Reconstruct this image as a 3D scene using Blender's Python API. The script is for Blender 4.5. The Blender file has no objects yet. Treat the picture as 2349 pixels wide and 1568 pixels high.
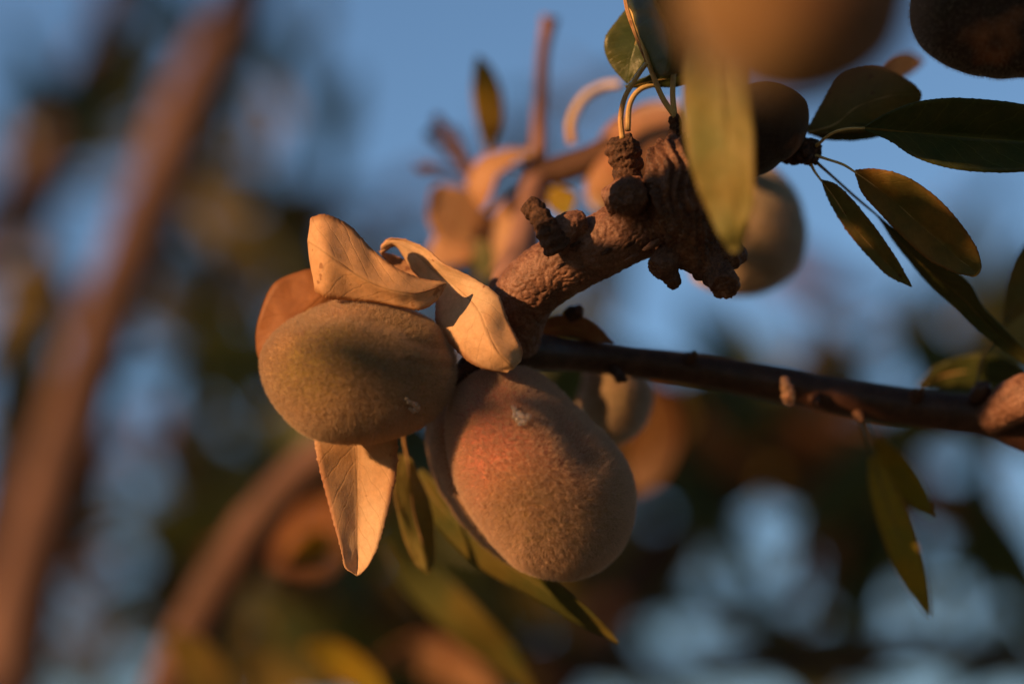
import bpy, bmesh, math, random
import numpy as np
from mathutils import Vector, Matrix, noise
random.seed(7); np.random.seed(7)

# ------------------------------------------------------------------ camera, light, sky
scene = bpy.context.scene
C = scene.collection
R = math.radians
FOC = 0.43                       # distance to the plane in focus, metres
cam_d = bpy.data.cameras.new('camera'); cam = bpy.data.objects.new('camera', cam_d); C.objects.link(cam)
cam.location = (0, 0, 1.65); cam.rotation_euler = (R(90 + 17), 0, 0)
cam_d.lens = 85; cam_d.sensor_width = 36; cam_d.sensor_fit = 'HORIZONTAL'
cam_d.clip_start = 0.02; cam_d.clip_end = 3000
cam_d.dof.use_dof = True; cam_d.dof.focus_distance = FOC; cam_d.dof.aperture_fstop = 4.5
scene.camera = cam
RM = Matrix.Rotation(R(90 + 17), 3, 'X')
LOC = Vector(cam.location)

world = bpy.data.worlds.new('World'); scene.world = world; world.use_nodes = True
wn = world.node_tree.nodes; wl = world.node_tree.links
SUN_CAM = Vector((-0.85, 0.36, 0.43)).normalized()      # towards the sun, seen from the camera
SUN = (RM @ SUN_CAM).normalized()
elev = math.asin(SUN.z); azi = math.atan2(SUN.x, SUN.y)
sky = wn.new('ShaderNodeTexSky'); sky.sky_type = 'NISHITA'; sky.sun_disc = False
sky.sun_elevation = elev; sky.sun_rotation = azi % (2 * math.pi)
sky.air_density = 1.0; sky.dust_density = 0.15; sky.ozone_density = 2.9
wl.new(sky.outputs[0], wn['Background'].inputs[0]); wn['Background'].inputs[1].default_value = 0.108
sun_d = bpy.data.lights.new('sun', 'SUN'); sun = bpy.data.objects.new('sun', sun_d); C.objects.link(sun)
sun_d.energy = 4.6; sun_d.angle = R(0.7); sun_d.color = (1.0, 0.50, 0.19)
sun.rotation_euler = SUN.to_track_quat('Z', 'Y').to_euler()
scene.view_settings.view_transform = 'Standard'; scene.view_settings.look = 'None'
scene.view_settings.exposure = 0.62; scene.view_settings.gamma = 1.0
scene.render.engine = 'CYCLES'
scene.cycles.use_denoising = True
scene.cycles.max_bounces = 6; scene.cycles.transparent_max_bounces = 8
scene.cycles.sample_clamp_indirect = 4

# ------------------------------------------------------------------ helpers
K = 36 / 85 / 2349               # metres per picture unit at one metre
ZO = [0.0]
def P(vx, vy, dz=0.0):           # a point at dz millimetres beyond the plane in focus
    if dz > 25: dz += ZO[0]
    z = FOC + dz * .001
    return LOC + RM @ Vector(((vx - 1174.5) * K * z, (784 - vy) * K * z, -z))
def S(px, dz=0.0):
    if dz > 25: dz += ZO[0]
    return px * K * (FOC + dz * .001)
RIGHT = RM @ Vector((1, 0, 0)); UP = RM @ Vector((0, 1, 0)); BACK = RM @ Vector((0, 0, -1))

def link(o, parent=None, label=None, cat=None, group=None, kind=None):
    if o.name not in C.objects: C.objects.link(o)
    if parent is not None: o.parent = parent; o.matrix_parent_inverse = parent.matrix_world.inverted()
    if label: o['label'] = label
    if cat: o['category'] = cat
    if group: o['group'] = group
    if kind: o['kind'] = kind
    return o
def empty(name, loc, label, cat, group=None):
    o = bpy.data.objects.new(name, None); o.location = loc; o.empty_display_size = .01
    o.matrix_world = Matrix.Translation(loc)
    return link(o, None, label, cat, group)
def mesh_obj(name, verts, faces, m, parent=None, smooth=True, uv=None, **kw):
    me = bpy.data.meshes.new(name); me.from_pydata([tuple(v) for v in verts], [], faces); me.update()
    if smooth: me.polygons.foreach_set('use_smooth', [True] * len(me.polygons))
    if uv is not None:
        l = me.uv_layers.new(name='UVMap')
        idx = np.empty(len(me.loops), int); me.loops.foreach_get('vertex_index', idx)
        l.data.foreach_set('uv', np.asarray(uv, float)[idx].ravel())
    if m: me.materials.append(m)
    o = bpy.data.objects.new(name, me)
    return link(o, parent, **kw)
def catmull(pts, n):
    pts = [Vector(p) for p in pts]
    if len(pts) < 3:
        return [pts[0].lerp(pts[-1], i / (n - 1)) for i in range(n)]
    out = []
    ext = [pts[0] * 2 - pts[1]] + pts + [pts[-1] * 2 - pts[-2]]
    m = len(pts) - 1
    for i in range(n):
        u = i / (n - 1) * m; k = min(int(u), m - 1); t = u - k
        a, b, c, d = ext[k:k + 4]
        out.append(0.5 * ((2 * b) + (c - a) * t + (2 * a - 5 * b + 4 * c - d) * t * t + (3 * b - a - 3 * c + d) * t ** 3))
    return out
def seg_dist(P2, poly):          # distance of 2-D points to a polyline (numpy)
    best = np.full(len(P2), 1e9)
    for (a, b) in zip(poly[:-1], poly[1:]):
        a = np.array(a, float); b = np.array(b, float); d = b - a
        t = np.clip(((P2 - a) @ d) / (d @ d), 0, 1)
        best = np.minimum(best, np.linalg.norm(P2 - (a + t[:, None] * d), axis=1))
    return best

# ------------------------------------------------------------------ materials
def mat(name):
    m = bpy.data.materials.new(name); m.use_nodes = True
    nt = m.node_tree; return m, nt, nt.nodes, nt.links, nt.nodes['Principled BSDF']
def noise_node(n, l, scale, detail=4, rough=.55, coord='Object', dist=0):
    tc = n.new('ShaderNodeTexCoord'); t = n.new('ShaderNodeTexNoise')
    t.inputs['Scale'].default_value = scale; t.inputs['Detail'].default_value = detail
    t.inputs['Roughness'].default_value = rough; t.inputs['Distortion'].default_value = dist
    l.new(tc.outputs[coord], t.inputs['Vector']); return t
def ramp(n, l, src, stops):
    r = n.new('ShaderNodeValToRGB'); e = r.color_ramp.elements
    while len(e) < len(stops): e.new(.5)
    for q, (p, c) in zip(e, stops):
        q.position = p; q.color = (*c, 1) if len(c) == 3 else c
    l.new(src, r.inputs[0]); return r
def mixc(n, l, fac, a, b, mode='MIX'):
    x = n.new('ShaderNodeMix'); x.data_type = 'RGBA'; x.blend_type = mode
    for s, v in ((0, fac), (6, a), (7, b)):
        if hasattr(v, 'is_linked') or hasattr(v, 'links'): l.new(v, x.inputs[s])
        elif s == 0: x.inputs[0].default_value = v
        else: x.inputs[s].default_value = (*v, 1)
    return x.outputs[2]
def bark_mat(name, dark, mid, light, scale=300, bump=.6, rough=.75, fine=2500):
    m, nt, n, l, b = mat(name)
    a = noise_node(n, l, scale, 6, .65, dist=.6)
    c = ramp(n, l, a.outputs[0], [(.30, dark), (.52, mid), (.72, light)])
    f = noise_node(n, l, fine, 3, .7)
    c2 = mixc(n, l, .35, c.outputs[0], ramp(n, l, f.outputs[0], [(.35, dark), (.65, light)]).outputs[0])
    l.new(c2, b.inputs['Base Color']); b.inputs['Roughness'].default_value = rough
    b.inputs['Specular IOR Level'].default_value = .4
    bp = n.new('ShaderNodeBump'); bp.inputs['Strength'].default_value = bump; bp.inputs['Distance'].default_value = .0004
    l.new(a.outputs[0], bp.inputs['Height'])
    bq = n.new('ShaderNodeBump'); bq.inputs['Strength'].default_value = bump * .8; bq.inputs['Distance'].default_value = .00015
    l.new(f.outputs[0], bq.inputs['Height']); l.new(bp.outputs[0], bq.inputs['Normal'])
    l.new(bq.outputs[0], b.inputs['Normal'])
    return m
def leaf_mat(name, base, alt, edge=None, trans=.35, nveins=9, vein=1.25, spots=.0, spotc=(.10, .05, .02), alt_scale=60, gloss=.3, rough=.55):
    """base / alt: blotches of two colours; UV.x across (0..1, midrib .5), UV.y along."""
    m, nt, n, l, b = mat(name)
    tc = n.new('ShaderNodeTexCoord'); sx = n.new('ShaderNodeSeparateXYZ'); l.new(tc.outputs['UV'], sx.inputs[0])
    def mth(op, a, c=None, clamp=False):
        x = n.new('ShaderNodeMath'); x.operation = op; x.use_clamp = clamp
        for i, v in enumerate((a, c)):
            if v is None: continue
            if isinstance(v, (int, float)): x.inputs[i].default_value = v
            else: l.new(v, x.inputs[i])
        return x.outputs[0]
    au = mth('ABSOLUTE', mth('SUBTRACT', sx.outputs[0], .5))
    wob = noise_node(n, l, 4, 3, .5, 'UV')
    ph = mth('ADD', mth('SUBTRACT', sx.outputs[1], mth('MULTIPLY', au, .42)), mth('MULTIPLY', wob.outputs[0], .10))
    sv = mth('ABSOLUTE', mth('SUBTRACT', mth('FRACT', mth('MULTIPLY', ph, nveins)), .5))
    side = mth('SUBTRACT', 1, mth('MULTIPLY', sv, 14), True)
    mid = mth('SUBTRACT', 1, mth('MULTIPLY', au, 38), True)
    veins = mth('MAXIMUM', mth('MULTIPLY', side, .45), mid)
    vor = n.new('ShaderNodeTexVoronoi'); vor.feature = 'DISTANCE_TO_EDGE'; vor.inputs['Scale'].default_value = 1100
    l.new(tc.outputs['Object'], vor.inputs['Vector'])
    net = mth('SUBTRACT', 1, mth('MULTIPLY', vor.outputs['Distance'], 9), True)
    bl = noise_node(n, l, alt_scale, 4, .6)
    col = mixc(n, l, ramp(n, l, bl.outputs[0], [(.42, (0, 0, 0)), (.60, (1, 1, 1))]).outputs[0], base, alt)
    gr = noise_node(n, l, 900, 4, .7)
    col = mixc(n, l, .35, col, ramp(n, l, gr.outputs[0], [(.3, (.55, .55, .55)), (.7, (1.2, 1.2, 1.2))]).outputs[0], 'MULTIPLY')
    if edge:
        e = mth('MULTIPLY', mth('SUBTRACT', au, .40), 9, True)
        e = mth('MULTIPLY', e, ramp(n, l, bl.outputs[0], [(.35, (.2, .2, .2)), (.6, (1, 1, 1))]).outputs[0])
        col = mixc(n, l, e, col, edge)
    if spots:
        sp = noise_node(n, l, 420, 2, .5)
        col = mixc(n, l, ramp(n, l, sp.outputs[0], [(1 - spots - .04, (0, 0, 0)), (1 - spots, (1, 1, 1))]).outputs[0], col, spotc)
    vc = mixc(n, l, 1.0, col, (vein, vein, vein * .9), 'MULTIPLY')
    col = mixc(n, l, mth('MULTIPLY', veins, .6), col, vc)
    l.new(col, b.inputs['Base Color']); b.inputs['Roughness'].default_value = rough; b.inputs['Specular IOR Level'].default_value = gloss
    h = mth('ADD', mth('MULTIPLY', veins, -1.0), mth('MULTIPLY', net, -.18))
    h = mth('ADD', h, mth('MULTIPLY', gr.outputs[0], .5))
    bp = n.new('ShaderNodeBump'); bp.inputs['Strength'].default_value = .45; bp.inputs['Distance'].default_value = .00016
    l.new(h, bp.inputs['Height']); l.new(bp.outputs[0], b.inputs['Normal'])
    tr = n.new('ShaderNodeBsdfTranslucent'); l.new(col, tr.inputs[0]); l.new(bp.outputs[0], tr.inputs['Normal'])
    mx = n.new('ShaderNodeMixShader'); mx.inputs[0].default_value = trans
    l.new(b.outputs[0], mx.inputs[1]); l.new(tr.outputs[0], mx.inputs[2])
    l.new(mx.outputs[0], n['Material Output'].inputs[0])
    return m
def fruit_mat(name, base, green, blush, blush_lo=.5, scale=45, seed=0.0, sheen=.9, patches=()):
    m, nt, n, l, b = mat(name)
    def shifted(sc, det, off):
        t = noise_node(n, l, sc, det, .6); t.noise_dimensions = '4D'; t.inputs['W'].default_value = off + seed; return t
    a = shifted(scale, 3, 1.3); c = shifted(scale * .8, 2, 5.1); g = shifted(1500, 4, 2.2); h = shifted(300, 4, 9.2)
    col = mixc(n, l, ramp(n, l, a.outputs[0], [(.40, (0, 0, 0)), (.62, (1, 1, 1))]).outputs[0], base, green)
    col = mixc(n, l, ramp(n, l, c.outputs[0], [(blush_lo, (0, 0, 0)), (blush_lo + .16, (1, 1, 1))]).outputs[0], col, blush)
    tcp = n.new('ShaderNodeTexCoord')
    for (pt, rad, pc, amt) in patches:       # ripening patches fixed on the hull
        vm = n.new('ShaderNodeVectorMath'); vm.operation = 'DISTANCE'; l.new(tcp.outputs['Object'], vm.inputs[0]); vm.inputs[1].default_value = pt
        mr = n.new('ShaderNodeMapRange'); mr.interpolation_type = 'SMOOTHSTEP'; l.new(vm.outputs['Value'], mr.inputs[0])
        mr.inputs[1].default_value = rad; mr.inputs[2].default_value = rad * .3; mr.inputs[3].default_value = 0; mr.inputs[4].default_value = amt
        mm_ = n.new('ShaderNodeMath'); mm_.operation = 'MULTIPLY'; mm_.use_clamp = True
        l.new(mr.outputs[0], mm_.inputs[0]); l.new(ramp(n, l, h.outputs[0], [(.3, (.5, .5, .5)), (.6, (1.2, 1.2, 1.2))]).outputs[0], mm_.inputs[1])
        col = mixc(n, l, mm_.outputs[0], col, pc)
    col = mixc(n, l, .7, col, ramp(n, l, g.outputs[0], [(.30, (.55, .5, .45)), (.7, (1.25, 1.25, 1.25))]).outputs[0], 'MULTIPLY')
    col = mixc(n, l, .5, col, ramp(n, l, h.outputs[0], [(.35, (.7, .66, .6)), (.65, (1.15, 1.15, 1.15))]).outputs[0], 'MULTIPLY')
    l.new(col, b.inputs['Base Color']); b.inputs['Roughness'].default_value = .95; b.inputs['Specular IOR Level'].default_value = .08
    b.inputs['Sheen Weight'].default_value = sheen; b.inputs['Sheen Roughness'].default_value = .5
    b.inputs['Sheen Tint'].default_value = (1, .92, .86, 1)
    bp = n.new('ShaderNodeBump'); bp.inputs['Strength'].default_value = .5; bp.inputs['Distance'].default_value = .0003
    l.new(g.outputs[0], bp.inputs['Height']); l.new(bp.outputs[0], b.inputs['Normal'])
    return m
def fuzz_mat(name, col, tr=.45):
    m, nt, n, l, b = mat(name)
    b.inputs['Roughness'].default_value = .6; b.inputs['Specular IOR Level'].default_value = .3
    hi = n.new('ShaderNodeHairInfo'); cr = ramp(n, l, hi.outputs['Random'], [(0, tuple(x * .7 for x in col)), (1, tuple(min(1, x * 1.3) for x in col))])
    l.new(cr.outputs[0], b.inputs['Base Color'])
    t = n.new('ShaderNodeBsdfTranslucent'); l.new(cr.outputs[0], t.inputs[0])
    mx = n.new('ShaderNodeMixShader'); mx.inputs[0].default_value = tr
    l.new(b.outputs[0], mx.inputs[1]); l.new(t.outputs[0], mx.inputs[2]); l.new(mx.outputs[0], n['Material Output'].inputs[0])
    return m
def gum_mat(name, col, rough=.03):
    m, nt, n, l, b = mat(name)
    b.inputs['Base Color'].default_value = (*col, 1); b.inputs['Roughness'].default_value = rough
    b.inputs['Transmission Weight'].default_value = .86; b.inputs['IOR'].default_value = 1.5; b.inputs['Coat Weight'].default_value = .5
    return m

M = {}
M['bark'] = bark_mat('bark', (.045, .018, .011), (.17, .075, .045), (.34, .20, .15), 260, 1.0, .55)
M['bark_dark'] = bark_mat('bark_dark', (.010, .005, .004), (.055, .026, .016), (.18, .09, .055), 380, 1.0, .8)
M['bark_stump'] = bark_mat('bark_stump', (.012, .006, .005), (.085, .036, .022), (.30, .15, .09), 240, 1.0, .6)
M['bark_twig'] = bark_mat('bark_twig', (.018, .008, .006), (.045, .019, .013), (.10, .05, .036), 260, .7, .42, 1400)
M['bark_back'] = bark_mat('bark_back', (.035, .018, .015), (.11, .056, .045), (.24, .15, .13), 22, .4, .8, 500)
M['leaf_tan'] = leaf_mat('leaf_tan', (.72, .45, .24), (.78, .50, .28), (.46, .22, .09), .36, 9, .62, .31, (.45, .24, .12), 60, .35)
M['leaf_cream'] = leaf_mat('leaf_cream', (.66, .47, .29), (.68, .43, .24), (.40, .18, .10), .25, 11, .70, .25, (.36, .18, .10), 70, .3)
M['leaf_brown'] = leaf_mat('leaf_brown', (.42, .22, .12), (.52, .31, .18), (.22, .09, .05), .3, 8, .85, .28, (.25, .11, .06), 80, .3)
M['leaf_rust'] = leaf_mat('leaf_rust', (.34, .14, .055), (.44, .19, .07), (.22, .09, .04), .35, 8, .85)
M['leaf_olive'] = leaf_mat('leaf_olive', (.19, .17, .045), (.30, .20, .05), (.22, .10, .03), .4, 9, 1.3, .3, (.14, .08, .03), 90)
M['leaf_yellow'] = leaf_mat('leaf_yellow', (.50, .34, .03), (.36, .31, .04), (.32, .15, .03), .45, 9, 1.15, .2, (.2, .11, .03), 80)
M['leaf_umber'] = leaf_mat('leaf_umber', (.11, .05, .02), (.14, .065, .022), None, .3, 8, .85)
M['leaf_gold'] = leaf_mat('leaf_gold', (.20, .16, .04), (.34, .20, .045), (.26, .12, .03), .4, 9, 1.2, .2, (.15, .08, .03), 80)
M['leaf_deep'] = leaf_mat('leaf_deep', (.09, .10, .025), (.15, .12, .025), None, .35, 10, 1.5)
M['leaf_green'] = leaf_mat('leaf_green', (.055, .085, .026), (.095, .105, .03), None, .30, 11, 2.3, 0, alt_scale=70, gloss=.4, rough=.4)
M['leaf_lime'] = leaf_mat('leaf_lime', (.21, .22, .065), (.28, .235, .07), (.20, .13, .04), .35, 10, 1.1, .22, (.17, .15, .05), 60, .35)
M['stalk'] = leaf_mat('stalk', (.68, .50, .20), (.62, .38, .16), None, .15, 2, 1.0)
M['stalk_green'] = leaf_mat('stalk_green', (.20, .19, .06), (.24, .15, .06), None, .15, 2, 1.0)
PA = lambda x, y, d: tuple(P(x, y, d))
M['fruit_a'] = fruit_mat('fruit_a', (.38, .26, .14), (.32, .24, .11), (.36, .23, .13), .5, 42, 0, patches=[(PA(1120, 1000, -8), .030, (.50, .17, .12), 1.0), (PA(1260, 960, -6), .010, (.40, .18, .11), .6), (PA(1220, 1190, -8), .014, (.27, .23, .08), .7), (PA(1330, 1250, 0), .012, (.26, .20, .08), .6)])
M['fruit_grey'] = fruit_mat('fruit_grey', (.34, .26, .19), (.28, .24, .15), (.34, .20, .12), .58, 42, 2)
M['fruit_b'] = fruit_mat('fruit_b', (.34, .24, .12), (.28, .21, .08), (.40, .24, .14), .55, 48, 3.1, patches=[(PA(740, 830, -10), .012, (.29, .22, .05), .8), (PA(640, 800, -3), .008, (.44, .25, .12), .7), (PA(800, 700, 0), .009, (.46, .24, .16), .8), (PA(900, 860, -9), .011, (.24, .17, .08), .7), (PA(690, 757, -7), .0012, (.25, .10, .05), 1.0), (PA(625, 817, -3), .001, (.2, .08, .04), 1.0)])
M['fruit_c'] = fruit_mat('fruit_c', (.36, .22, .12), (.32, .19, .09), (.33, .16, .09), .45, 40, 7.7)
M['fruit_e'] = fruit_mat('fruit_e', (.22, .14, .07), (.15, .11, .045), (.19, .09, .045), .45, 55, 7.7, .3)
M['fruit_deep_shade'] = fruit_mat('fruit_deep_shade', (.045, .028, .02), (.035, .024, .014), (.30, .12, .05), .62, 90, 21.0, .15)  # near-black hull: the deep shade on these two fruits is put into the colour
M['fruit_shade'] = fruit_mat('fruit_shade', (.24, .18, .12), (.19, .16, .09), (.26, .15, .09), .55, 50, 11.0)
M['fruit_d'] = fruit_mat('fruit_d', (.10, .06, .038), (.08, .055, .028), (.14, .065, .035), .48, 50, 11.0, .3)
M['fuzz'] = fuzz_mat('fuzz', (.68, .52, .40), .5); M['fuzz_olive'] = fuzz_mat('fuzz_olive', (.62, .48, .34), .5); M['fuzz_pale'] = fuzz_mat('fuzz_pale', (.62, .50, .40))
M['bark_pink'] = bark_mat('bark_pink', (.12, .06, .045), (.24, .13, .10), (.34, .20, .16), 60, .3, .8, 500)
M['gum'] = gum_mat('gum', (1, .97, .93)); M['gum_amber'] = gum_mat('gum_amber', (.95, .62, .40), .03)

# ------------------------------------------------------------------ builders
def tube(path, sides=14, n=None, wob=0.0, wfreq=400.0, ring=0.0, ringf=9.0, seed=0.0, cap=True, flute=0.0, flutes=5):
    """path: (vx, vy, dz, radius in picture units); returns verts, faces"""
    n = n or max(8, len(path) * 8)
    pts = catmull([P(a, b, c) for a, b, c, r in path], n)
    rad = [v.x for v in catmull([Vector((S(r, c), 0, 0)) for a, b, c, r in path], n)]
    V, F = [], []
    up = BACK.copy()
    for i, p in enumerate(pts):
        t = (pts[min(i + 1, n - 1)] - pts[max(i - 1, 0)]).normalized()
        if abs(t.dot(up)) > .97: up = UP.copy() if abs(t.dot(UP)) < .9 else RIGHT.copy()
        a = (up - t * up.dot(t)).normalized(); b = t.cross(a); up = a
        u = i / (n - 1)
        for k in range(sides):
            th = 2 * math.pi * k / sides
            r = rad[i] * (1 + ring * (2.2 * abs(math.sin(u * ringf * math.pi + .5 * math.sin(th * 2 + seed) + .25 * math.sin(th * 3 + 1))) - 1.4) + flute * math.sin(th * flutes + seed + u * 2))
            q = p + (a * math.cos(th) + b * math.sin(th)) * r
            if wob:
                q += (q - p) * wob * (noise.noise(q * wfreq + Vector((seed, 0, 0))) + .5 * noise.noise(q * wfreq * 2.7))
            V.append(q)
    for i in range(n - 1):
        for k in range(sides):
            a = i * sides + k; b = i * sides + (k + 1) % sides
            F.append((a, b, b + sides, a + sides))
    if cap:
        for base, pt, rev in ((0, pts[0], True), ((n - 1) * sides, pts[-1], False)):
            c = len(V); V.append(pt)
            for k in range(sides):
                a, b = base + k, base + (k + 1) % sides
                F.append((b, a, c) if rev else (a, b, c))
    uv = [((k % sides) / sides, (k // sides) / n) for k in range(len(V))]
    return V, F, uv
def tube_obj(name, path, m, parent=None, sides=14, smooth=True, **kw):
    tk = {k: kw.pop(k) for k in ('n', 'wob', 'wfreq', 'ring', 'ringf', 'seed', 'cap', 'flute', 'flutes') if k in kw}
    V, F, uv = tube(path, sides, **tk)
    return mesh_obj(name, V, F, m, parent, smooth, uv, **kw)

def leaf(parent, stations, m, n=44, wav=.25, curl=0.0, teeth=.35, label=None, rib=True, ribm=None, ribr=2.2, petiole=None, petm=None, petr=3.2, seed=0, belly=0.0, thick=.00022, name='leaf'):
    """stations from base to tip: (left point, mid point, right point), each (vx, vy, dz)"""
    n = int(n * 1.7)
    Ls = catmull([P(*s[0]) for s in stations], n); Ms = catmull([P(*s[1]) for s in stations], n); Rs = catmull([P(*s[2]) for s in stations], n)
    V, uv, F = [], [], []; H = 7
    for i in range(n):
        l_, m_, r_ = Ls[i], Ms[i], Rs[i]
        ax = (r_ - l_); t = Ms[min(i + 1, n - 1)] - Ms[max(i - 1, 0)]
        nr = ax.cross(t); nr = nr.normalized() if nr.length > 1e-12 else BACK
        v = i / (n - 1)
        for j in range(-H, H + 1):
            u = j / H; e = l_ if j < 0 else r_
            p = m_.lerp(e, abs(u))
            if abs(j) == H and teeth:
                w = (e - m_)
                if w.length > .0008: p = p + w.normalized() * (.0014 * teeth * (.5 + 1.1 * noise.noise(Vector((i * .31, j, seed + 4)))) * (abs(((i * 1.0 + .3 * noise.noise(Vector((i * .7, j, seed)))) % 3) / 3 - .5) - .1))
            bend = abs(u) * (1 - abs(u)) * (e - m_).length * belly
            p = p + nr * (bend + .001 * wav * (noise.noise(Vector((u * 1.3 + seed * 3.1, v * 6, seed))) * (0.3 + abs(u)) + .4 * abs(u) * noise.noise(Vector((u * 2, v * 15, seed + 9)))))
            V.append(p); uv.append((.5 + .5 * u, v))
    W = 2 * H + 1
    for i in range(n - 1):
        for j in range(W - 1):
            a = i * W + j; F.append((a, a + 1, a + W + 1, a + W))
    o = mesh_obj(name, V, F, m, parent, True, uv)
    if label: o['label'] = label
    so = o.modifiers.new('thickness', 'SOLIDIFY'); so.thickness = thick; so.offset = 0
    if rib:
        pts = []
        k = 14
        mids = catmull([Vector((s[1][0], s[1][1], s[1][2])) for s in stations], k)
        path = [(q.x, q.y, q.z, ribr * (1 - .8 * i / (k - 1)) + .2) for i, q in enumerate(mids)]
        tube_obj('midrib', path, ribm or petm or M['stalk'], o, 8, n=40)
    if petiole:
        b = stations[0][1]
        path = [(x, y, z, petr * (1.35 if i == 0 else 1)) for i, (x, y, z) in enumerate(petiole)] + [(b[0], b[1], b[2], petr * .8)]
        tube_obj('petiole', path, petm or M['stalk'], o, 10, n=28)
    return o
def sleaf(parent, pts, widths, m, tilt=0.0, **kw):
    """simple leaf: midline points (vx,vy,dz), half widths in picture units; tilt = dz difference across, in mm per edge"""
    st = []
    n = len(pts)
    for i, (p, w) in enumerate(zip(pts, widths)):
        a = pts[max(i - 1, 0)]; b = pts[min(i + 1, n - 1)]
        dx, dy = b[0] - a[0], b[1] - a[1]; L = math.hypot(dx, dy) or 1
        nx, ny = dy / L, -dx / L
        wl_, wr_ = w if isinstance(w, tuple) else (w, w)
        k = min(1, (wl_ + wr_) / 40)
        st.append(((p[0] + nx * wl_, p[1] + ny * wl_, p[2] - tilt * k), p, (p[0] - nx * wr_, p[1] - ny * wr_, p[2] + tilt * k)))
    return leaf(parent, st, m, **kw)

def fruit(outline, dz, depth, m, sub=6, shear=(0, 0), grooves=(), lumps=.35, seed=0, expo=1.0, ridge=()):
    """outline: closed polygon of picture points round the fruit; depth: half thickness in mm"""
    pts = np.array(outline, float); cx, cy = pts.mean(0)
    d = pts - (cx, cy); th = np.arctan2(d[:, 1], d[:, 0]); rr = np.hypot(d[:, 0], d[:, 1])
    o = np.argsort(th); th, rr = th[o], rr[o]
    T = np.linspace(-math.pi, math.pi, 721)[:-1]
    rho = np.interp(T, np.r_[th - 2 * math.pi, th, th + 2 * math.pi], np.r_[rr, rr, rr])
    ker = np.exp(-np.linspace(-2, 2, 31) ** 2); ker /= ker.sum()
    rho = np.convolve(np.r_[rho[-15:], rho, rho[:15]], ker, 'valid')
    bm = bmesh.new(); bmesh.ops.create_icosphere(bm, subdivisions=sub, radius=1)
    co = np.array([v.co[:] for v in bm.verts]); F = [[v.index for v in f.verts] for f in bm.faces]; bm.free()
    x, y, z = co.T
    ang = np.arctan2(y, x); r = np.interp(ang, np.r_[T, math.pi], np.r_[rho, rho[0]])
    h = np.hypot(x, y); hs = np.power(np.clip(h, 0, 1), expo)
    mean = rho.mean(); rb = r * h ** .6 + mean * (1 - h ** .6)
    px = cx + np.cos(ang) * rb * hs; py = cy + np.sin(ang) * rb * hs
    mm = z * depth
    mm = mm + shear[0] * (px - cx) / 100 + shear[1] * (py - cy) / 100
    P2 = np.c_[px, py]; front = np.clip(-z * 4 + .4, 0, 1)
    inn = np.zeros(len(px))
    for poly, dep, wid in grooves:
        inn = inn + front * dep * np.exp(-(seg_dist(P2, poly) / wid) ** 2)
    V = []; cen3 = P(cx, cy, dz)
    for i in range(len(px)):
        q = P(px[i], py[i], dz + mm[i])
        if inn[i] > .001: q += (cen3 - q).normalized() * inn[i] * .001
        if lumps:
            c = Vector(co[i]); f = lumps * .001 * (noise.noise(c * 1.7 + Vector((seed, 0, 0))) + .35 * noise.noise(c * 5 + Vector((0, seed, 0))))
            q += (q - P(cx, cy, dz)).normalized() * f * min(1.0, abs(z[i]) * 1.5 + .15)
        V.append(q)
    return V, F
BODY = []
def fruit_thing(label, outline, dz, depth, m, lobe=None, fuzz=0, fl=.55, fr=.010, fm=None, group=None, hang=None, **kw):
    V, F = fruit(outline, dz, depth, m, **kw)
    c = P(*np.array(outline, float).mean(0), dz)
    root = empty('almond_fruit', c, label, 'almond', group)
    body = mesh_obj('hull', V, F, m, root)
    if fuzz: add_fuzz(body, root, fuzz, fl, fr, fm or M['fuzz'])
    if hang: tube_obj('stalk', hang, M['bark_dark'], root, 12, wob=.25, wfreq=600)
    BODY.append(body)
    if lobe:
        V, F = fruit(lobe[0], lobe[1], lobe[2], m, sub=6, seed=3)
        lo = mesh_obj('hull_lobe', V, F, m, root); add_fuzz(lo, root, 36000, fl, fr, fm or M['fuzz'])
    return root
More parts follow.
